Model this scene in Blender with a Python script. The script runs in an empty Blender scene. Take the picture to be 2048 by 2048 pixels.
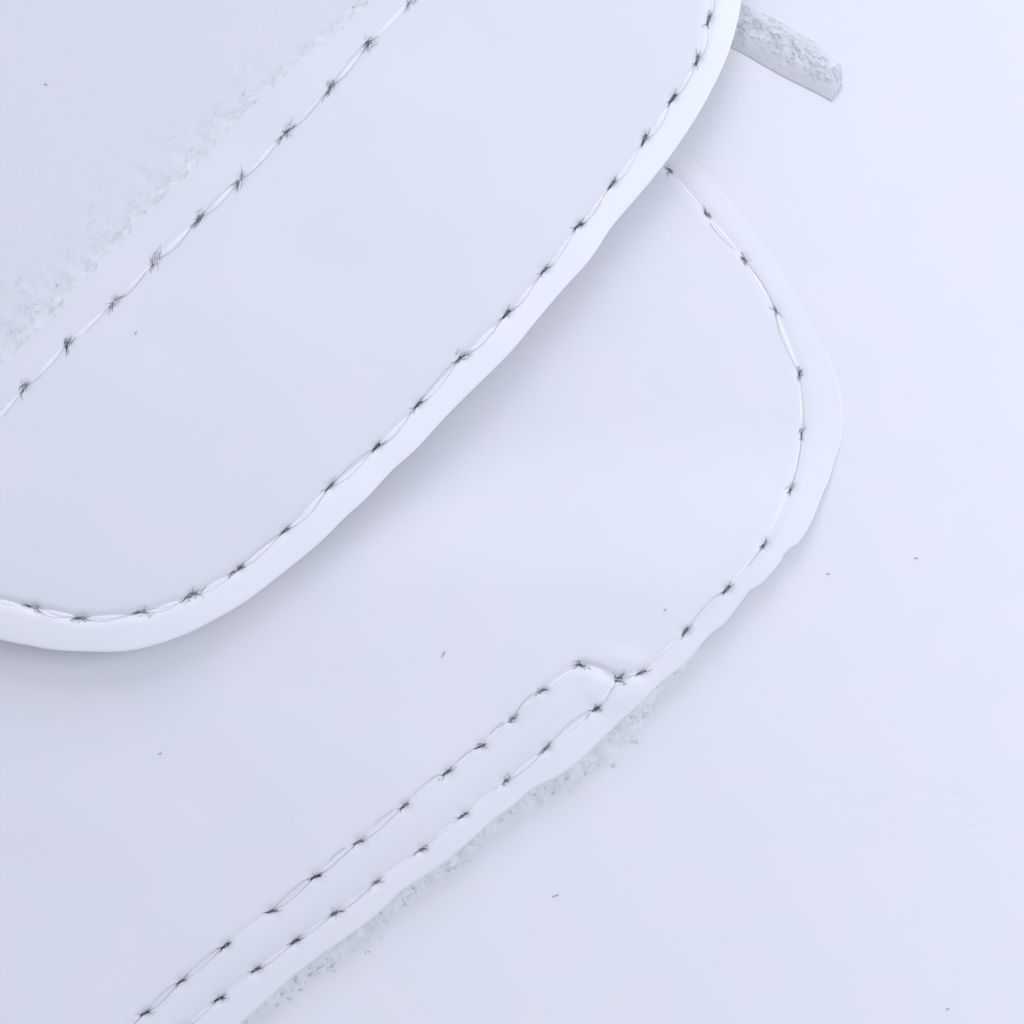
import bpy, math, random
import numpy as np

# ------------------------------------------------------------------ scene, camera, light
S = 5e-5                      # one trace unit (1/2048 of the frame) in metres: the frame is about 10 cm wide
CAM_H = 9000.0                # camera height in trace units
scene = bpy.context.scene
C = scene.collection

cam_data = bpy.data.cameras.new("camera")
cam = bpy.data.objects.new("camera", cam_data)
C.objects.link(cam)
cam.location = (0, 0, CAM_H * S)
cam.rotation_euler = (0, 0, 0)
cam_data.sensor_width = 36
cam_data.lens = 36 * CAM_H / 2048.0
cam_data.clip_start = 0.01
cam_data.clip_end = 50
scene.camera = cam

world = bpy.data.worlds.new("World")
scene.world = world
world.use_nodes = True
bg = world.node_tree.nodes["Background"]
bg.inputs["Color"].default_value = (0.812, 0.853, 1.0, 1)
bg.inputs["Strength"].default_value = 0.75


def area(name, loc, target, size, power, color):
    d = bpy.data.lights.new(name, 'AREA')
    d.shape = 'SQUARE'
    d.size = size * S
    d.energy = power
    d.color = color
    o = bpy.data.objects.new(name, d)
    C.objects.link(o)
    o.location = [v * S for v in loc]
    from mathutils import Vector
    o.rotation_euler = (Vector(target) - Vector(loc)).to_track_quat('-Z', 'Y').to_euler()
    return o


area("softbox", (300, 8600, 5000), (100, 100, 0), 4600, 0.86, (0.835, 0.868, 1.0))
area("side_softbox", (5200, 900, 3500), (300, 0, 0), 2600, 0.38, (0.835, 0.868, 1.0))

vs = scene.view_settings
vs.view_transform = 'Standard'
vs.look = 'None'
vs.exposure = 0.0
vs.gamma = 1.0
vs.use_curve_mapping = False
scene.cycles.use_denoising = True
scene.cycles.max_bounces = 14
scene.cycles.diffuse_bounces = 12

# ------------------------------------------------------------------ helpers
rng = np.random.default_rng(7)
random.seed(7)


def at(p, z=0.0):
    """photo trace points -> scene points (trace units, y up) at height z"""
    p = np.asarray(p, float)
    f = 1.0 - np.asarray(z, float) / CAM_H
    return np.stack([(p[..., 0] - 1024) * f, (1024 - p[..., 1]) * f], -1)


def spline(pts, step=4.0):
    p = np.asarray(pts, float)
    q = np.vstack([2 * p[0] - p[1], p, 2 * p[-1] - p[-2]])
    out = []
    for i in range(1, len(q) - 2):
        t = np.linspace(0, 1, 24, endpoint=False)[:, None]
        p0, p1, p2, p3 = q[i - 1], q[i], q[i + 1], q[i + 2]
        out.append(0.5 * ((2 * p1) + (-p0 + p2) * t + (2 * p0 - 5 * p1 + 4 * p2 - p3) * t ** 2
                          + (-p0 + 3 * p1 - 3 * p2 + p3) * t ** 3))
    c = np.vstack(out + [p[-1:]])
    return resample(c, step=step)


def resample(c, n=None, step=None):
    d = np.r_[0, np.cumsum(np.linalg.norm(np.diff(c, axis=0), axis=1))]
    if n is None:
        n = max(2, int(d[-1] / step) + 1)
    s = np.linspace(0, d[-1], n)
    return np.stack([np.interp(s, d, c[:, 0]), np.interp(s, d, c[:, 1])], -1)


def smooth(c, k=5):
    ker = np.ones(2 * k + 1) / (2 * k + 1)
    return np.stack([np.convolve(np.pad(c[:, j], k, mode='reflect', reflect_type='odd'), ker, 'valid') for j in (0, 1)], -1)


def dist(P, c):
    """distance of points P (...,2) to polyline c, and the nearest points"""
    sh = P.shape[:-1]
    P = P.reshape(-1, 2)
    a, b = c[:-1], c[1:]
    ab = b - a
    l2 = (ab ** 2).sum(1) + 1e-9
    k0 = np.arange(0, len(c), 6)
    cc = c[k0]
    win = np.arange(-7, 8)
    D = np.empty(len(P))
    N = np.empty_like(P)
    for i in range(0, len(P), 20000):
        p = P[i:i + 20000]
        g = (cc ** 2).sum(1)[None] - 2 * p @ cc.T
        j = np.clip(k0[g.argmin(1)][:, None] + win, 0, len(a) - 1)
        aj, abj = a[j], ab[j]
        t = np.clip(((p[:, None] - aj) * abj).sum(2) / l2[j], 0, 1)
        q = aj + t[..., None] * abj
        d2 = ((p[:, None] - q) ** 2).sum(2)
        k = d2.argmin(1)
        r_ = np.arange(len(p))
        D[i:i + 20000] = np.sqrt(d2[r_, k])
        N[i:i + 20000] = q[r_, k]
    return D.reshape(sh), N.reshape(sh + (2,))


def waves(seed, wl, n=14):
    r = np.random.default_rng(seed)
    th = r.uniform(0, 2 * np.pi, n)
    k = 2 * np.pi / (wl * r.uniform(0.6, 1.8, n))
    ph = r.uniform(0, 2 * np.pi, n)
    kx, ky = k * np.cos(th), k * np.sin(th)

    def f(P):
        return np.sin(P[..., 0, None] * kx + P[..., 1, None] * ky + ph).sum(-1) / math.sqrt(n / 2)
    return f


def gauss(d, w):
    return np.exp(-(d / w) ** 2)


def sstep(x):
    x = np.clip(x, 0, 1)
    return x * x * (3 - 2 * x)


def mesh_obj(name, V, F, mats, parent=None, mat_idx=None, origin=None, flat=False):
    me = bpy.data.meshes.new(name)
    V = np.asarray(V, float) * S
    o = np.zeros(3) if origin is None else np.asarray(origin, float) * S
    me.from_pydata((V - o).tolist(), [], F if isinstance(F, list) else F.tolist())
    for m in (mats if isinstance(mats, (list, tuple)) else [mats]):
        me.materials.append(m)
    if mat_idx is not None:
        me.polygons.foreach_set("material_index", np.asarray(mat_idx, np.int32))
    me.polygons.foreach_set("use_smooth", np.full(len(me.polygons), not flat))
    me.update()
    ob = bpy.data.objects.new(name, me)
    C.objects.link(ob)
    if parent is not None:
        ob.parent = parent
        po = parent.get("_o")
        base = np.zeros(3) if po is None else np.array(po)
        ob.location = (o - base).tolist()
    else:
        ob.location = o.tolist()
    ob["_o"] = o.tolist()
    return ob


def thing(name, label, cat, loc, group=None):
    o = bpy.data.objects.new(name, None)
    o.empty_display_size = 0.005
    C.objects.link(o)
    o.location = [v * S for v in loc]
    o["_o"] = [v * S for v in loc]
    tag(o, label, cat, group)
    return o


def tag(o, label, cat, group=None, kind=None):
    o["label"] = label
    o["category"] = cat
    if group:
        o["group"] = group
    if kind:
        o["kind"] = kind


def grid_faces(T, K, wrap=False):
    i = np.arange(T - 1)[:, None]
    j = np.arange(K if wrap else K - 1)[None, :]
    jn = (j + 1) % K
    return np.stack([i * K + j + 0 * i, i * K + jn, (i + 1) * K + jn, (i + 1) * K + j], -1).reshape(-1, 4)


def tubes(strands, sides=4):
    """strands: list of (points Nx3, radii N) -> V, F of tapered tubes"""
    V, F = [], []
    n = 0
    ang = np.arange(sides) * 2 * np.pi / sides
    ca, sa = np.cos(ang), np.sin(ang)
    for P, R in strands:
        P = np.asarray(P, float)
        T = np.gradient(P, axis=0)
        T /= np.linalg.norm(T, axis=1)[:, None] + 1e-9
        up = np.array([0.13, 0.21, 0.97])
        A = np.cross(T, up)
        A /= np.linalg.norm(A, axis=1)[:, None] + 1e-9
        B = np.cross(T, A)
        R = np.asarray(R, float)[:, None, None]
        ring = P[:, None] + R * (A[:, None] * ca[None, :, None] + B[:, None] * sa[None, :, None])
        m = len(P)
        V.append(ring.reshape(-1, 3))
        f = grid_faces(m, sides, True) + n
        F += f.tolist()
        F.append([n + k for k in range(sides)][::-1])
        F.append([n + (m - 1) * sides + k for k in range(sides)])
        n += m * sides
    return np.vstack(V), F


# ------------------------------------------------------------------ materials
def leather(name, col, tint, rough=0.55, bump=0.10, mottle=120.0):
    m = bpy.data.materials.new(name)
    m.use_nodes = True
    nt = m.node_tree
    b = nt.nodes["Principled BSDF"]
    b.inputs["Roughness"].default_value = rough
    b.inputs["Specular IOR Level"].default_value = 0.25
    tc = nt.nodes.new("ShaderNodeTexCoord")
    n1 = nt.nodes.new("ShaderNodeTexNoise")
    n1.inputs["Scale"].default_value = mottle
    n1.inputs["Detail"].default_value = 3
    mix = nt.nodes.new("ShaderNodeMix")
    mix.data_type = 'RGBA'
    mix.inputs[6].default_value = (*col, 1)
    mix.inputs[7].default_value = (*tint, 1)
    rmp = nt.nodes.new("ShaderNodeMapRange")
    rmp.inputs[1].default_value = 0.38
    rmp.inputs[2].default_value = 0.75
    nt.links.new(tc.outputs["Object"], n1.inputs["Vector"])
    nt.links.new(n1.outputs["Fac"], rmp.inputs[0])
    nt.links.new(rmp.outputs[0], mix.inputs[0])
    nt.links.new(mix.outputs[2], b.inputs["Base Color"])
    n2 = nt.nodes.new("ShaderNodeTexNoise")
    n2.inputs["Scale"].default_value = 2600
    n2.inputs["Detail"].default_value = 4
    bp = nt.nodes.new("ShaderNodeBump")
    bp.inputs["Strength"].default_value = bump
    bp.inputs["Distance"].default_value = 0.00008
    nt.links.new(tc.outputs["Object"], n2.inputs["Vector"])
    nt.links.new(n2.outputs["Fac"], bp.inputs["Height"])
    nt.links.new(bp.outputs["Normal"], b.inputs["Normal"])
    return m


def fibre_mat(name, c1, c2, scale=2500, rough=0.85):
    m = bpy.data.materials.new(name)
    m.use_nodes = True
    nt = m.node_tree
    b = nt.nodes["Principled BSDF"]
    b.inputs["Roughness"].default_value = rough
    b.inputs["Specular IOR Level"].default_value = 0.15
    tc = nt.nodes.new("ShaderNodeTexCoord")
    n1 = nt.nodes.new("ShaderNodeTexNoise")
    n1.inputs["Scale"].default_value = scale
    mix = nt.nodes.new("ShaderNodeMix")
    mix.data_type = 'RGBA'
    mix.inputs[6].default_value = (*c1, 1)
    mix.inputs[7].default_value = (*c2, 1)
    rmp = nt.nodes.new("ShaderNodeMapRange")
    rmp.inputs[1].default_value = 0.35
    rmp.inputs[2].default_value = 0.65
    nt.links.new(tc.outputs["Object"], n1.inputs["Vector"])
    nt.links.new(n1.outputs["Fac"], rmp.inputs[0])
    nt.links.new(rmp.outputs[0], mix.inputs[0])
    nt.links.new(mix.outputs[2], b.inputs["Base Color"])
    return m


M_surf = leather("white_surface_leather", (0.80, 0.795, 0.81), (0.775, 0.80, 0.81))
M_strap = leather("white_strap_leather", (0.765, 0.765, 0.785), (0.74, 0.77, 0.78))
M_flap = leather("white_flap_leather", (0.785, 0.78, 0.80), (0.76, 0.785, 0.80))
M_bind = leather("white_edge_leather", (0.86, 0.855, 0.87), (0.835, 0.86, 0.865))
M_lining = leather("white_lining_cloth", (0.735, 0.735, 0.755), (0.71, 0.74, 0.745), rough=0.9, bump=0.2)
M_thread = leather("white_thread", (0.875, 0.875, 0.885), (0.85, 0.85, 0.86), rough=0.7, bump=0.3, mottle=900)
M_fil = fibre_mat("grey_filament", (0.14, 0.135, 0.155), (0.46, 0.45, 0.49), 420)
M_knot = fibre_mat("charcoal_fibre", (0.025, 0.024, 0.028), (0.11, 0.10, 0.10), 1800)
M_knot_soft = fibre_mat("grey_fibre", (0.10, 0.095, 0.10), (0.32, 0.30, 0.30), 1800)
M_knot_mid = fibre_mat("dark_grey_fibre", (0.06, 0.056, 0.06), (0.22, 0.20, 0.20), 1800)
M_felt = fibre_mat("pale_felt", (0.72, 0.75, 0.74), (0.80, 0.81, 0.81), 900)
M_edge_felt = fibre_mat("off_white_felt", (0.735, 0.755, 0.75), (0.775, 0.785, 0.785), 900)
M_tab = fibre_mat("grey_felt", (0.63, 0.665, 0.66), (0.69, 0.69, 0.705), 300)
M_tab_fibre = fibre_mat("grey_felt_fibre", (0.62, 0.67, 0.67), (0.82, 0.78, 0.80), 700)
M_lint = fibre_mat("black_lint", (0.05, 0.05, 0.05), (0.14, 0.13, 0.12), 1800)

# ------------------------------------------------------------------ traces of the edges and seams
Z_FLAP = 40
strap_edge_px = [(1490, -330), (1490, -180), (1484, -60), (1480, 12), (1473, 45), (1461, 90), (1442, 138), (1410, 201), (1378, 254),
                 (1330, 323), (1272, 394), (1219, 456), (1182, 514), (1124, 578), (1071, 641), (1018, 705), (954, 768),
                 (890, 832), (827, 901), (784, 938), (731, 996), (689, 1033), (647, 1076), (604, 1113), (551, 1155),
                 (488, 1203), (424, 1240), (371, 1267), (318, 1286), (254, 1301), (180, 1302), (101, 1298), (53, 1288),
                 (0, 1278), (-120, 1235), (-230, 1165), (-330, 1075), (-400, 985)]
strap_low_knots = [(1417, 42), (1395, 122), (1345, 199), (1289, 281), (1223, 371), (1156, 453), (1088, 542), (1012, 630),
                   (922, 715), (835, 811), (752, 896), (659, 975), (570, 1062), (475, 1139), (383, 1191), (285, 1225),
                   (163, 1235), (68, 1214)]
strap_low_all = [(1430, -330), (1432, -180), (1428, -40)] + strap_low_knots + [(-40, 1190), (-150, 1140), (-260, 1050), (-330, 960)]
strap_up_px = [(1060, -330), (930, -190), (742, -2), (640, 92), (535, 185), (440, 278), (350, 372), (265, 460), (180, 545),
               (106, 622), (0, 728), (-140, 850), (-280, 935), (-390, 975)]
strap_up_knots = [(820, 0), (739, 85), (659, 177), (572, 265), (479, 362), (399, 436), (310, 521), (227, 605), (135, 688), (49, 776)]
strap_up_all = [(1130, -330), (1010, -200), (900, -85)] + strap_up_knots + [(-40, 860), (-150, 935), (-260, 975), (-330, 975)]

flap_edge_px = [(1180, 120), (1250, 190), (1330, 265), (1400, 318), (1474, 395), (1540, 478), (1600, 570), (1645, 668), (1678, 765), (1689, 830),
                (1685, 881), (1672, 920), (1659, 959), (1645, 990), (1634, 1018), (1620, 1048), (1607, 1070), (1592, 1088),
                (1579, 1096), (1566, 1109), (1558, 1124), (1540, 1145), (1524, 1163), (1509, 1174), (1496, 1181), (1480, 1203),
                (1448, 1244), (1416, 1270), (1390, 1300), (1358, 1334), (1321, 1363), (1278, 1406), (1231, 1448),
                (1194, 1485), (1151, 1525), (1109, 1554), (1061, 1578), (1024, 1610), (981, 1641), (928, 1689),
                (875, 1732), (800, 1782), (758, 1822), (700, 1867), (625, 1920), (572, 1962), (519, 2010), (477, 2048),
                (390, 2130), (240, 2260), (60, 2400)]
flap_knots = [(1338, 335), (1417, 426), (1491, 515), (1554, 619), (1602, 746), (1607, 865), (1583, 978), (1530, 1089),
              (1453, 1180), (1370, 1265), (1282, 1346), (1236, 1358), (1191, 1420), (1093, 1497), (1010, 1564), (928, 1631),
              (843, 1700), (753, 1765), (670, 1827), (589, 1884), (511, 1941), (437, 1999), (362, 2062)]
flap_all = [(1130, 180), (1240, 250)] + flap_knots + [(290, 2120), (150, 2240), (0, 2350)]
inner_knots = [(1163, 1331), (1085, 1382), (1023, 1440), (962, 1493), (893, 1546), (808, 1613), (716, 1685), (631, 1754),
               (541, 1824), (450, 1893), (361, 1964), (289, 2028), (215, 2092)]
inner_all = [(1236, 1358)] + inner_knots + [(80, 2200), (-80, 2330)]



def on_strap(px):
    """trace points on the strap, which lifts off the flap towards its rounded end"""
    px = np.asarray(px, float)
    a = np.clip((px[:, 0] + 1700 - px[:, 1]) / 3000, 0, 1)
    return at(px, 140 - 66 * a * a * (3 - 2 * a))


L = smooth(spline(on_strap(strap_edge_px), 5), 5)
SL = smooth(spline(on_strap(strap_low_all), 5), 6)
U = smooth(spline(on_strap(strap_up_px), 5), 10)
U0 = U
U = U + np.array([-0.7, 0.7]) * (1.6 * waves(71, 60)(U) + 1.0 * waves(72, 22)(U))[:, None]
SU = smooth(spline(on_strap(strap_up_all), 5), 6)
E = spline(at(flap_edge_px, Z_FLAP), 5)
SE = smooth(spline(at(flap_all, Z_FLAP), 5), 3)
SI = spline(at(inner_all, Z_FLAP), 5)
KL, KU = on_strap(strap_low_knots), on_strap(strap_up_knots)
KE, KI = at(flap_knots, Z_FLAP), at(inner_knots, Z_FLAP)

w_big, w_mid, w_small = waves(1, 900), waves(2, 260), waves(3, 34)


def knot_field(P, K, w):
    d2 = ((P[..., None, :] - K) ** 2).sum(-1)
    return np.exp(-d2 / w ** 2).sum(-1)


def puckers(P, nearest, K, d):
    return 0


# heights, in trace units
def along(P):            # 0 at the lower left end of the strap, 1 at its upper right
    return np.clip((P[..., 0] + P[..., 1] + 1700) / 3000, 0, 1)


def strap_z(P):
    dL = dist(P, L)[0]
    dU = dist(P, U0)[0]
    dSL = dist(P, SL)[0]
    dSU = dist(P, SU)[0]
    a = along(P)
    z = 140 - 66 * sstep(a)
    z = z + 26 * (1 - np.exp(-dL / 90)) * (1 - np.exp(-dU / 160))
    z = z - 4 * np.exp(-dU / 60)
    z = z - 5 * gauss(dSL, 9) - 4 * gauss(dSU, 9)
    z = z - 5 * knot_field(P, KL, 10) - 4 * knot_field(P, KU, 10)
    z = z + 2.5 * w_big(P) + 0.5 * w_mid(P)
    return z


def strap_th(P):         # skived thin along the upper side, where it lies flush against the lining
    return 0.8 + 11.2 * sstep(dist(P, U0)[0] / 70)


def flap_th(P):          # thick along the lower edge, skived thin where it melts into the surface
    return 0.6 + 21 * sstep((-(P[..., 1]) + 190) / 360)


def flap_z(P):
    dE = dist(P, E)[0]
    dSE = dist(P, SE)[0]
    dSI = dist(P, SI)[0]
    th = flap_th(P)
    tau = (th - 0.6) / 21
    z = surface_wave(P) + 0.5 + 19 * tau + th + (6 + 0.25 * th) * (1 - np.exp(-dE / 170)) - 3.0 * (1 - sstep((464 - P[..., 1]) / 270)) * np.exp(-dE / 24)
    dL, q = dist(P, L)
    sg = (P[..., 0] - q[..., 0]) - (P[..., 1] - q[..., 1])
    dL = np.where(sg > 0, dL, 0)
    a = sstep(along(P))
    z = z + (28 - 21 * a) * np.exp(-(dL / (330 - 150 * a)) ** 1.3) * (1 - np.exp(-(dSE / 130) ** 2))
    inside_strip = gauss(dSE - 38, 30) * gauss(dSI - 38, 30)
    z = z + 4.5 * inside_strip
    soft = 0.3 + 0.7 * tau
    z = z - (5 * gauss(dSE, 9) + 6 * gauss(dSI, 9) + 5.5 * knot_field(P, KE, 11) + 5.5 * knot_field(P, KI, 11)) * soft
    z = z + (1.5 * w_big(P) + 0.5 * w_mid(P)) * tau
    return z - creases(P, FLAP_CREASES)


crease_rng = np.random.default_rng(11)
CREASES = []
for _ in range(26):
    x0, y0 = crease_rng.uniform(1650, 2040), crease_rng.uniform(1540, 1690)
    ln = crease_rng.uniform(40, 150)
    an = math.radians(crease_rng.uniform(-4, 14))
    CREASES.append((x0, y0, ln, an, crease_rng.uniform(0.3, 0.9)))


def surface_z(P):
    return surface_wave(P) - creases(P, CREASES)


def surface_wave(P):
    return -2 + 1.2 * w_big(P + 300)


FLAP_CREASES = [(1405, 334, 60, math.radians(-38), 0.8), (1392, 327, 34, math.radians(-24), 0.6), (1485, 437, 52, math.radians(-49), 0.6),
                (1448, 378, 40, math.radians(-40), 0.4), (1604, 650, 60, math.radians(-60), 0.6), (1530, 500, 44, math.radians(-52), 0.4)]
for _ in range(34):
    FLAP_CREASES.append((crease_rng.uniform(0, 520), crease_rng.uniform(1335, 1450), crease_rng.uniform(22, 70),
                         math.radians(crease_rng.uniform(-6, 16)), crease_rng.uniform(-0.7, 0.9)))


def creases(P, lines):
    z = 0
    for x0, y0, ln, an, am in CREASES:
        q = P - at((x0, y0))
        u = q[..., 0] * math.cos(an) - q[..., 1] * math.sin(an)
        v = q[..., 0] * math.sin(an) + q[..., 1] * math.cos(an)
        z = z + am * np.exp(-(u / (ln / 2)) ** 4) * np.exp(-(v / 3.2) ** 2)
    return z


# ------------------------------------------------------------------ the white surface everything lies on
def axis(lo, hi, step, far):
    a = np.arange(lo, hi + 1, step)
    g = hi + np.cumsum(np.geomspace(step, 400, 24))
    g = g[g < far]
    l = lo - (g - hi)
    return np.r_[l[::-1], a, g]


ax = axis(-1060, 1060, 7, 3600)
X, Y = np.meshgrid(ax, ax)
P = np.stack([X, Y], -1)
Z = surface_z(P)
n = len(ax)
sf = mesh_obj("surface", np.concatenate([P, Z[..., None]], -1).reshape(-1, 3), grid_faces(n, n), M_surf)
tag(sf, "plain white leather surface under the stitched pieces", "surface", kind="structure")


# ------------------------------------------------------------------ lofted leather pieces
def blend(a, b, ts):
    return a[:, None] * (1 - ts)[None, :, None] + b[:, None] * ts[None, :, None]


def loft(name, cols, zfun, th, mats, parent, roll_start=False, roll_end=False, under=40):
    """cols: T x K x 2 plan points. A leather sheet with a top, rounded edges and an underside."""
    T, K, _ = cols.shape
    z = zfun(cols)
    thk = th(cols) if callable(th) else np.full(z.shape, float(th))
    top = np.concatenate([cols, z[..., None]], -1)
    parts = [top]

    def roll(k, kin):
        nrm = cols[:, k] - cols[:, kin]
        nrm = nrm / (np.linalg.norm(nrm, axis=1)[:, None] + 1e-9)
        r = thk[:, k] / 2
        out = []
        for a in np.radians([25, 50, 75, 105, 130, 155, 180]):
            q = cols[:, k] + nrm * (r * math.sin(a) * 0.3)[:, None]
            out.append(np.concatenate([q, (z[:, k] - r * (1 - math.cos(a)))[:, None]], -1))
        return np.stack(out, 1)
    if roll_end:
        parts.append(roll(K - 1, K - 4))
    idx = np.unique(np.linspace(0, K - 1, min(K, under)).astype(int))[::-1]
    bot = top[:, idx].copy()
    bot[..., 2] -= thk[:, idx] + 0.02
    parts.append(bot)
    if roll_start:
        parts.append(roll(0, 3)[:, ::-1])
    V = np.concatenate(parts, 1)
    T, K2, _ = V.shape
    F = grid_faces(T, K2, wrap=roll_start or not roll_end)
    F = F[:, ::-1]
    return mesh_obj(name, V.reshape(-1, 3), F, mats, parent)


strap = thing("leather_strap", "broad white leather strap with a rounded end and a frayed dark seam along each side", "strap", (-600, 400, 40))
NT = 520
Lr = resample(L, NT)
Ur = resample(U, NT)
SLr = smooth(dist(Lr, SL)[1], 4)
SUr = smooth(dist(Ur, SU)[1], 4)
body = np.concatenate([blend(Ur, SUr, np.linspace(0, 1, 16)), blend(SUr, SLr, np.linspace(0, 1, 150)[1:])], 1)
loft("panel", body, strap_z, strap_th, M_strap, strap, roll_start=True)
loft("edge_binding", blend(SLr, Lr, np.linspace(0, 1, 14)), strap_z, 12, M_bind, strap, roll_end=True, under=8)

flap = thing("leather_flap", "white leather flap with a curved wavy edge, half covered by the broad strap", "flap", (300, -200, 4))
NT = 900
Er = resample(E, NT)
SEr = smooth(dist(Er, SE)[1], 3)
hid = resample(spline(at([(1150, 130), (1120, 260), (1000, 480), (800, 700), (560, 900), (250, 1030), (-100, 1080), (-500, 1100), (-900, 1300), (-1100, 1700)], 40), 8), NT)
dd = np.r_[0, 6, 14, 24]
bodyf = blend(hid, SEr, np.linspace(0, 1, 250))
loft("panel", bodyf, flap_z, flap_th, M_flap, flap)
loft("edge_binding", blend(SEr, Er, np.linspace(0, 1, 16)), flap_z, flap_th, M_surf, flap, roll_end=True, under=8)

# padded lining tucked under the strap's upper side
w_l = waves(21, 60)
w_l2 = waves(22, 20)


def lining_z(P):
    d, q = dist(P, U0)
    side = np.where((P[..., 0] - q[..., 0]) - (P[..., 1] - q[..., 1]) > 0, -1.0, 1.0)   # + up-left of the strap
    d = d * side
    z = 135.3 - 66 * sstep(along(P)) + 1.0 * w_big(P) + 34 * (1 - np.exp(-np.clip(d, 0, None) / 150)) - np.clip(0.6 * np.clip(-d, 0, None), 0, 40)
    rough = np.exp(-np.clip(d - 10, 0, None) / 60) * (d > -20)
    lo = sstep((-P[..., 0] - 350) / 500)
    z = z + rough * (0.3 + 0.65 * lo) * (w_l(P) * 0.9 + w_l2(P) * 0.4)
    z = z + 2.2 * np.exp(-((d - 20) / 16) ** 2)
    return z + 1.5 * w_big(P)


Ul = resample(U[:], 420)
dirn = np.array([-1, 1]) / math.sqrt(2)
inn = Ul - dirn * 110
outc = Ul + dirn * 1250
ts = np.r_[np.linspace(0, 0.085, 10), np.linspace(0.085, 0.22, 46)[1:], np.linspace(0.22, 1, 60)[1:]]
lin = loft("padded_lining", blend(inn, outc, ts), lining_z, 26, M_lining, None, roll_end=True)
tag(lin, "soft white padded lining with a fuzzy rubbed border beside the upper strap seam", "lining")


# ------------------------------------------------------------------ frayed seams
def strand(c, ang, ln, bend, r0, r1, z0, z1, n=6):
    t = np.linspace(0, 1, n)
    a = ang + bend * (t - 0.3)
    step = ln / (n - 1)
    xy = np.cumsum(np.stack([np.cos(a), np.sin(a)], -1) * step, axis=0)
    xy = xy - xy[0] + c
    z = z0 + (z1 - z0) * t + 1.0 * np.sin(t * np.pi)
    return np.concatenate([xy, z[:, None]], -1), r0 + (r1 - r0) * t


def knot(parent, c, zfun, ang, style, r, scale=1.0):
    """frayed fibre ends at a stitch hole; the strands lie on the leather around it"""
    st = []
    d = np.array([math.cos(ang), math.sin(ang)])
    nrm = np.array([-d[1], d[0]])
    z = 0.0
    soft = style == 'soft'
    if style == 'bushy':
        n = r.integers(8, 14)
        soft = r.random() < 0.45
        spread = r.uniform(0.22, 0.5)
        for _ in range(n):
            o = c + d * r.normal(0, 8) * scale + nrm * r.normal(0, 4.5) * scale
            a = ang + r.normal(0.1, spread) + (math.pi if r.random() < 0.5 else 0)
            st.append(strand(o, a, r.uniform(9, 23) * scale, r.normal(0, 0.6), r.uniform(0.6, 1.1), 0.3, r.uniform(0.5, 3), r.uniform(0.5, 4)))
        for _ in range(r.integers(2, 4)):          # stiffer main strands and the tail at the lower end
            st.append(strand(c + d * r.normal(-2, 5), ang + math.pi + r.normal(0.25, 0.2), r.uniform(16, 26) * scale, r.normal(0.3, 0.3), 1.2, 0.45, 2, 1.0, 8))
        st.append(strand(c + d * 6, ang + r.normal(-0.35, 0.2), r.uniform(14, 24) * scale, 0.3, 1.0, 0.3, 2, 2, 8))
    elif style == 'fork':
        bnd = r.normal(0.3, 0.25)
        st.append(strand(c - d * 13 * scale, ang - 0.08, 28 * scale, bnd, 1.0, 1.5, 1, 2, 9))
        st.append(strand(c - d * 8 * scale + nrm * 1.3, ang + 0.05, 18 * scale, bnd, 1.5, 1.0, 1.5, 2, 8))
        for s in (1, -1):
            if r.random() < 0.9:
                st.append(strand(c + d * 7 * scale, ang + s * r.uniform(0.2, 0.55) + bnd * 0.4, r.uniform(14, 27) * scale, -s * 0.5, 1.2, 0.3, 2, 3, 8))
            if r.random() < 0.85:
                st.append(strand(c - d * 7 * scale, ang + math.pi - s * r.uniform(0.15, 0.8), r.uniform(9, 18) * scale, s * 0.5, 1.2, 0.35, 2, 2))
        for _ in range(r.integers(1, 5)):
            st.append(strand(c + d * r.normal(0, 8) * scale + r.normal(0, 1.6, 2), ang + r.normal(0, 1.0) + r.choice([0, math.pi]), r.uniform(6, 13) * scale, r.normal(0, 0.8), 0.7, 0.25, 1, 4))
    else:                                   # a pulled hole with short soft fuzz
        for _ in range(r.integers(10, 16)):
            o = c + d * r.normal(0, 7.5) * scale + nrm * r.normal(0, 2.6) * scale
            a = ang + r.normal(0, 0.5) + (math.pi if r.random() < 0.5 else 0)
            st.append(strand(o, a, r.uniform(7, 19) * scale, r.normal(0, 0.6), r.uniform(0.6, 1.3), 0.25, r.uniform(0, 1.5), r.uniform(0.3, 2)))
        st.append(strand(c - d * 11 * scale, ang, 22 * scale, r.normal(0, 0.6), 1.1, 0.9, 0.6, 0.8))
    allp = np.vstack([p for p, _ in st])
    zs = zfun(allp[:, :2])
    zc = float(zfun(c[None])[0])
    k = 0
    for p, _ in st:
        p[:, 2] += np.maximum(zs[k:k + len(p)], zc + 1)
        k += len(p)
    thin = r.uniform(0.42, 0.7)
    V, F = tubes([(p, q * thin) for p, q in st])
    return mesh_obj("thread_knot", V, F, (M_knot_soft if soft else M_knot) if r.random() < 0.65 else M_knot_mid, parent, origin=(c[0], c[1], zc), flat=False)


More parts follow.
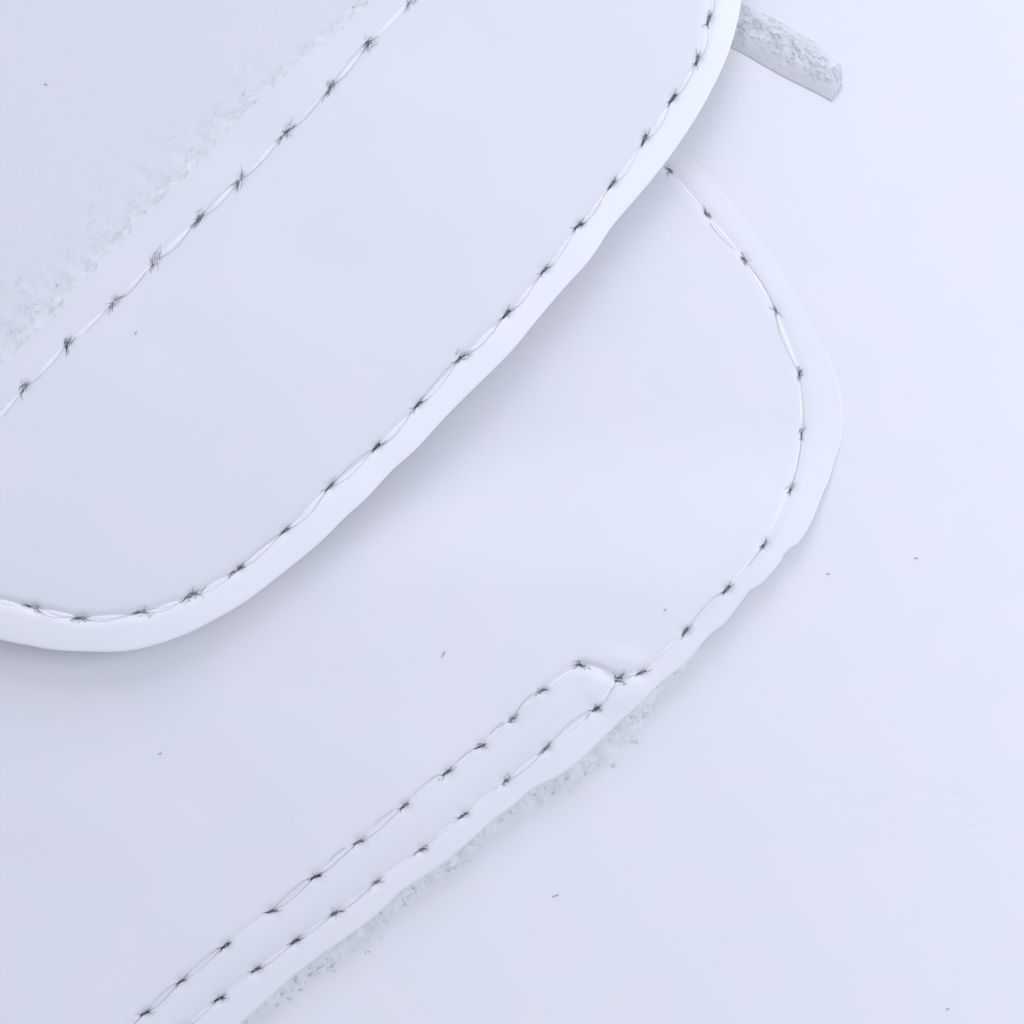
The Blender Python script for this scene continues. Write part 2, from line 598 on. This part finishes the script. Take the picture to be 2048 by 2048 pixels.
def seam(thing_, K, zfun, style_of, filaments, side, thread_w, seed, tilt=0.0, scale=1.0):
    """white thread lying between the holes, hair-thin grey filaments beside it, and a frayed knot at every hole"""
    r = np.random.default_rng(seed)
    K = np.asarray(K, float)
    n = 22
    t = np.linspace(0, 1, n)
    V, F, MI = [], [], []
    off = 0
    for i in range(len(K) - 1):
        a, b = K[i], K[i + 1]
        d = b - a
        ln = np.linalg.norm(d)
        d = d / ln
        nn = np.array([d[1], -d[0]]) * side
        w0, w1 = r.uniform(0.05, 0.3), r.uniform(0.65, 0.95)
        wk = thread_w * (0.25 if r.random() < 0.2 else 1.0)
        bulge = np.sin(np.pi * t) ** 0.9 * r.uniform(3, 6)
        cl = a + (b - a) * t[:, None] + nn * (bulge * 0.5)[:, None]
        half = wk * np.clip(np.sin(np.pi * np.clip((t - w0) / (w1 - w0), 0, 1)), 0, 1) ** 0.7 * r.uniform(0.7, 1.15) + 0.4
        half = half * (1 + 0.12 * np.sin(t * 40 + r.uniform(0, 6)))
        zz = zfun(cl)
        prof = np.array([-1, -0.7, -0.3, 0.1, 0.5, 0.8, 1.0])
        ph = np.array([-1.0, 1.0, 2.0, 2.3, 1.9, 1.0, -1.0])
        xy = cl[:, None] + nn * (half[:, None] * prof)[..., None]
        zt = zz[:, None] + ph * np.clip(half / thread_w, 0.05, 1)[:, None] * min(1.0, thread_w / 6.0) * 0.9
        V.append(np.concatenate([xy, zt[..., None]], -1).reshape(-1, 3))
        f = grid_faces(n, 7)
        F += (f + off).tolist()
        MI += [0] * len(f)
        off += n * 7
        for s, amp in filaments:
            if r.random() > amp:
                continue
            m0, m1 = (0, n) if r.random() < 0.7 else sorted(r.integers(0, n, 2))
            if m1 - m0 < 6:
                m0, m1 = 0, n
            sk = t ** r.uniform(1.2, 1.7) if s * side < 0 else t ** r.uniform(0.6, 0.85)
            o = np.sin(np.pi * sk) * (r.uniform(6.5, 11.5) if s > 0 else r.uniform(3.5, 6.5)) * s
            c = a + (b - a) * t[:, None] + nn * o[:, None] + r.normal(0, 0.25, (n, 2))
            pz = zfun(c) + 1.6 + 0 * t
            rad = (0.22 + 0.28 * np.abs(2 * t - 1) ** 3) * r.uniform(0.75, 1.3)
            v, f = tubes([(np.concatenate([c, pz[:, None]], -1)[m0:m1], rad[m0:m1])], 4)
            V.append(v)
            F += [[q + off for q in g] for g in f]
            MI += [1] * len(f)
            off += len(v)
    sm = mesh_obj("seam", np.vstack(V), F, [M_thread, M_fil], thing_, MI)
    for i, c in enumerate(K):
        d = K[min(i + 1, len(K) - 1)] - K[max(i - 1, 0)]
        ang = math.atan2(-d[1], -d[0])
        knot(sm, c, zfun, ang + tilt + r.normal(0, 0.12), style_of(i, r), r, scale)
    return sm


def ext(K, pts, z):
    return np.vstack([K, at(pts, z)])


seam(strap, np.vstack([on_strap([(1428, -40)]), KL, on_strap([(-30, 1195)])]), strap_z,
     lambda i, r: 'bushy' if i > 13 or i in (9,) else 'fork', [(1, 0.95), (-1, 0.15)], -1, 6.5, 31, tilt=-0.08, scale=0.86)
seam(strap, np.vstack([KU, on_strap([(-30, 862)])]), strap_z,
     lambda i, r: 'bushy', [(1, 0.95), (-1, 0.2)], -1, 5.5, 32, tilt=0.22, scale=0.9)
seam(flap, np.vstack([KE]), flap_z,
     lambda i, r: 'fork' if i in (8, 9, 10) or i > 18 else 'soft', [(1, 0.2), (-1, 0.4)], 1, 2.6, 33, scale=0.78)
seam(flap, np.vstack([at([(1236, 1358)], Z_FLAP), KI]), flap_z,
     lambda i, r: 'fork' if i > 4 else 'soft', [(1, 0.7), (-1, 0.6)], 1, 2.6, 34, tilt=-0.25, scale=0.82)


# ------------------------------------------------------------------ felt
def felt_fibres(pts_fun, n, r, lmin, lmax, rad, spread=0.9):
    st = []
    for _ in range(n):
        c, z, ang = pts_fun(r)
        st.append(strand(np.asarray(c), ang + r.normal(0, spread), r.uniform(lmin, lmax), r.normal(0, 1.2), rad * r.uniform(0.7, 1.3), rad * 0.5,
                         z + r.uniform(-1, 1.5), z + r.uniform(0, 3), 5))
    return tubes(st, 3)


def flakes(pts_fun, n, r, smin, smax):
    """small crumpled flakes of matted felt"""
    V, F = [], []
    off = 0
    for _ in range(n):
        c, z, ang = pts_fun(r)
        k = 7
        s = r.uniform(smin, smax)
        th = np.sort(r.uniform(0, 2 * np.pi, k))
        rr = s * r.uniform(0.45, 1.0, k)
        el = r.uniform(0.35, 0.8)
        x, y = rr * np.cos(th), rr * np.sin(th) * el
        ca, sa = math.cos(ang), math.sin(ang)
        tx, ty = r.normal(0, 0.13), r.normal(0, 0.13)
        for lay in (0.0, -0.5):
            pz = z + lay + tx * x + ty * y + r.normal(0, 0.045 * s, k)
            V.append(np.stack([c[0] + ca * x - sa * y, c[1] + sa * x + ca * y, pz], -1))
            V.append(np.array([[c[0], c[1], z + lay + r.uniform(0.2, 1.0)]]))
        for l0 in (0, k + 1):
            for i in range(k):
                q = [off + l0 + i, off + l0 + (i + 1) % k, off + l0 + k]
                F.append(q if l0 == 0 else q[::-1])
        for i in range(k):
            j = (i + 1) % k
            F.append([off + k + 1 + i, off + k + 1 + j, off + j, off + i])
        off += 2 * k + 2
    return np.vstack(V), F


# felt backing showing below the flap's lower edge
r = np.random.default_rng(41)
sel = (E[:, 1] < 1024 - 1290)
Ef = E[sel]
sE = np.r_[0, np.cumsum(np.linalg.norm(np.diff(Ef, axis=0), axis=1))]
tang = np.gradient(Ef, axis=0)
tang /= np.linalg.norm(tang, axis=1)[:, None]
nor = np.stack([-tang[:, 1], tang[:, 0]], -1)
if nor[len(nor) // 2] @ np.array([1, -1]) < 0:
    nor = -nor
wid_s = [0, 60, 130, 210, 260, 330, 420, 520, 640, 760, 860, 960, 1060, 1130, 1300, 2200]
wid_v = [2, 16, 26, 56, 60, 46, 42, 30, 34, 40, 50, 52, 40, 24, 20, 20]
wid = np.interp(sE, wid_s, wid_v)
jag = 1 + 0.12 * waves(44, 60)(Ef)
wid2 = np.clip(wid * jag, 1, None) * 1.05
kk = np.linspace(-1, 1, 26)
cols = []
for k in kk:
    if k < 0:
        cols.append(Ef + nor * (k * 45))
    else:
        cols.append(Ef + nor * (wid2 * k)[:, None])
cols = np.stack(cols, 1)
wf1, wf2 = waves(45, 26), waves(46, 11)


def felt_z(P):
    d, q = dist(P, Ef)
    return 0 * d


zt = np.zeros(cols.shape[:2])
for j, k in enumerate(kk):
    base = 9.0 if k < 0 else 9.0 - 13.5 * k ** 0.8
    nz = (wf1(cols[:, j]) * 0.8 + wf2(cols[:, j]) * 0.45) * (1.0 if k > 0 else 0.0) * (1 - max(k, 0) ** 2)
    zt[:, j] = base + nz
top = np.concatenate([cols, zt[..., None]], -1)
T, K, _ = top.shape
V1 = top.reshape(-1, 3)
V1 = np.vstack([V1, V1 - [0, 0, 0.1] - np.clip(V1[:, 2:3] + 7, 0.2, None) * [0, 0, 1]])
F1 = grid_faces(T, K)
F1 = F1.tolist() + (F1[:, ::-1] + T * K).tolist()


def pf(r):
    while True:
        i = r.integers(0, len(Ef))
        if sE[i] < 1250 and r.random() < wid[i] / 60 + 0.1:
            break
    u = r.beta(1.3, 1.8)
    c = Ef[i] + nor[i] * (wid2[i] * u)
    return c, max(7.6 - 11.0 * u ** 0.8, -0.6) + 0.5, math.atan2(tang[i, 1], tang[i, 0])


V2, F2 = flakes(pf, 100, r, 3, 11)
V3, F3 = felt_fibres(pf, 110, r, 6, 16, 0.45)
V = np.vstack([V1, V2, V3])
F = F1 + [[q + len(V1) for q in f] for f in F2] + [[q + len(V1) + len(V2) for q in f] for f in F3]
mesh_obj("felt_backing", V, F, M_felt, flap)

# rubbed felt along the strap's upper side
sU = np.r_[0, np.cumsum(np.linalg.norm(np.diff(U, axis=0), axis=1))]
tU = np.gradient(U, axis=0)
tU /= np.linalg.norm(tU, axis=1)[:, None]
vis = [i for i in range(len(U)) if -1060 < U[i, 0] < -200]


def pu(r):
    i = vis[r.integers(0, len(vis))]
    lo = np.clip((-U[i, 0] - 350) / 500, 0, 1)
    u = r.exponential(11 + 14 * lo) - 10
    c = U[i] + dirn * u
    return c, float(lining_z(c[None])[0]) + 0.7, math.atan2(tU[i, 1], tU[i, 0])


# a low soft ridge of rubbed felt closing the joint
Uv = U[[i for i in range(len(U)) if -1150 < U[i, 0] < -150]]
kk2 = np.linspace(-1, 1, 18)
e1, e2 = waves(61, 46), waves(62, 17)
jl = 9 + 2.5 * e1(Uv) + 1.2 * e2(Uv)
jr = 26 + 6 * e1(Uv + 900) + 3 * e2(Uv + 500)
cu = np.stack([Uv + dirn * (np.where(k > 0, jr, jl) * k)[:, None] for k in kk2], 1)
zb = np.maximum(lining_z(cu), np.where(kk2[None, :] < 0.1, strap_z(cu), -99))
zb = zb + (-0.9 + 1.5 * (1 - np.abs(kk2) ** 1.5))[None, :] + 0.2 * e2(cu) * (1 - np.abs(kk2))[None, :]
V1 = np.concatenate([cu, zb[..., None]], -1)
nT, nK = zb.shape
V1 = np.concatenate([V1.reshape(-1, 3), (V1 - [0, 0, 6.0]).reshape(-1, 3)])
F1 = grid_faces(nT, nK).tolist() + (grid_faces(nT, nK)[:, ::-1] + nT * nK).tolist()
V2, F2 = flakes(pu, 40, r, 3, 8)
V3, F3 = felt_fibres(pu, 280, r, 10, 34, 0.34, 0.35)
mesh_obj("felt_edging", np.vstack([V1, V2, V3]), F1 + [[q + len(V1) for q in f] for f in F2] + [[q + len(V1) + len(V2) for q in f] for f in F3], M_edge_felt, strap)

# ------------------------------------------------------------------ grey felt tab
r = np.random.default_rng(51)
top_px = [(1400, -34), (1440, -18), (1482, 2), (1530, 22), (1574, 46), (1625, 77), (1662, 105), (1681, 124)]
bot_px = [(1380, 52), (1415, 69), (1456, 90), (1489, 106), (1530, 130), (1574, 154), (1627, 180), (1664, 199)]
Tt = resample(spline(at(top_px, 25), 3), 90)
Tb = resample(spline(at(bot_px, 25), 3), 90)
ft = waves(52, 14)
endw = ft(np.stack([np.linspace(0, 90, 30), np.zeros(30)], -1)) * 1.6
u = np.linspace(0, 1, 30)
grid = blend(Tt, Tb, u)
# ragged free end
axd = np.array([0.87, -0.49])
fall = np.clip((np.arange(90) - 80) / 9, 0, 1)
grid = grid + axd * (fall[:, None] * (endw + 13 * np.sin(np.pi * u) ** 0.7)[None, :])[..., None]
w5, w6 = waves(53, 40), waves(54, 9)
zt = -1.0 + 11 * np.sin(np.pi * np.clip(u, 0, 1)) + 0 * grid[..., 0]
mid = np.exp(-((u - 0.42) / 0.3) ** 2)[None, :]
zt = zt + mid * (w6(grid) * 0.45 + w5(grid) * 0.8)
zt = zt * (1 - 0.5 * np.clip((np.arange(90) - 78) / 11, 0, 1) ** 2)[:, None]
topv = np.concatenate([grid, zt[..., None]], -1)
T, K = 90, 30
ring = np.concatenate([topv, np.concatenate([grid[:, ::-1], np.full((T, K, 1), -4.0)], -1)], 1)
V1 = ring.reshape(-1, 3)
F1 = grid_faces(T, 2 * K, True)[:, ::-1].tolist()
F1 += [[b0 + k, b0 + k + 1, b0 + 2 * K - 2 - k, b0 + 2 * K - 1 - k] for b0 in (0, (T - 1) * 2 * K) for k in range(K - 1)]
tab = mesh_obj("felt_tab", V1, F1, M_tab, None, origin=(540, 920, 0))
tag(tab, "short grey felt tab with a ragged end sticking out from under the strap's edge", "tab")


def pt(r):
    i = r.integers(24, 88)
    v = np.clip(r.normal(0.40, 0.17), 0.06, 0.94)
    j = int(v * 29)
    return grid[i, j], zt[i, j] + 0.8, math.radians(-30)


V2, F2 = felt_fibres(pt, 280, r, 7, 22, 0.42, 0.35)
mesh_obj("fuzz", V2, F2, M_tab_fibre, tab)

# ------------------------------------------------------------------ stray lint
LINT = [((94, 171), lining_z, 5, 0.1, "tiny dark lint speck alone on the padded lining, near the photo's upper left corner"),
        ((273, 667), strap_z, 5, 1.3, "tiny black lint speck on the strap just below its upper seam"),
        ((887, 1309), flap_z, 11, 0.9, "short curved black lint fibre in the middle of the flap, below the strap's edge"),
        ((322, 1506), flap_z, 6, 0.5, "tiny black lint speck on the shaded flap under the strap's rounded end"),
        ((1330, 1220), flap_z, 5, 0.6, "tiny dark lint speck on the flap just inside its curved outer seam"),
        ((1656, 1148), surface_z, 6, 0.0, "small dark lint speck on the surface close beside the flap's curved tip"),
        ((1832, 1116), surface_z, 6, 0.1, "small dark lint speck on open surface, farthest right of the flap's tip"),
        ((1111, 1792), surface_z, 11, 0.1, "thin horizontal dark lint fibre on the surface below the felt backing"),
        ((1895, 2018), surface_z, 6, 0.6, "tiny dark lint speck on the surface in the photo's lower right corner")]
for p, zf, ln, an, lab in LINT:
    c = on_strap(np.array([p]))[0] if zf in (strap_z, lining_z) else at(p, 40 if zf is flap_z else 0)
    z = float(zf(c[None])[0])
    d = np.array([math.cos(an), math.sin(an)])
    rr = np.random.default_rng(int(p[0]))
    V, F = tubes([strand(c - d * ln * 0.6, an, ln * 1.2, rr.uniform(-1, 1), 0.4, 0.65, z + 1.0, z + 1.4, 7)], 5)
    o = mesh_obj("lint_fibre", V, F, M_lint, None, origin=(c[0], c[1], z))
    tag(o, lab, "lint", "lint specks scattered on the white leather")

for o in scene.objects:
    if "_o" in o:
        del o["_o"]
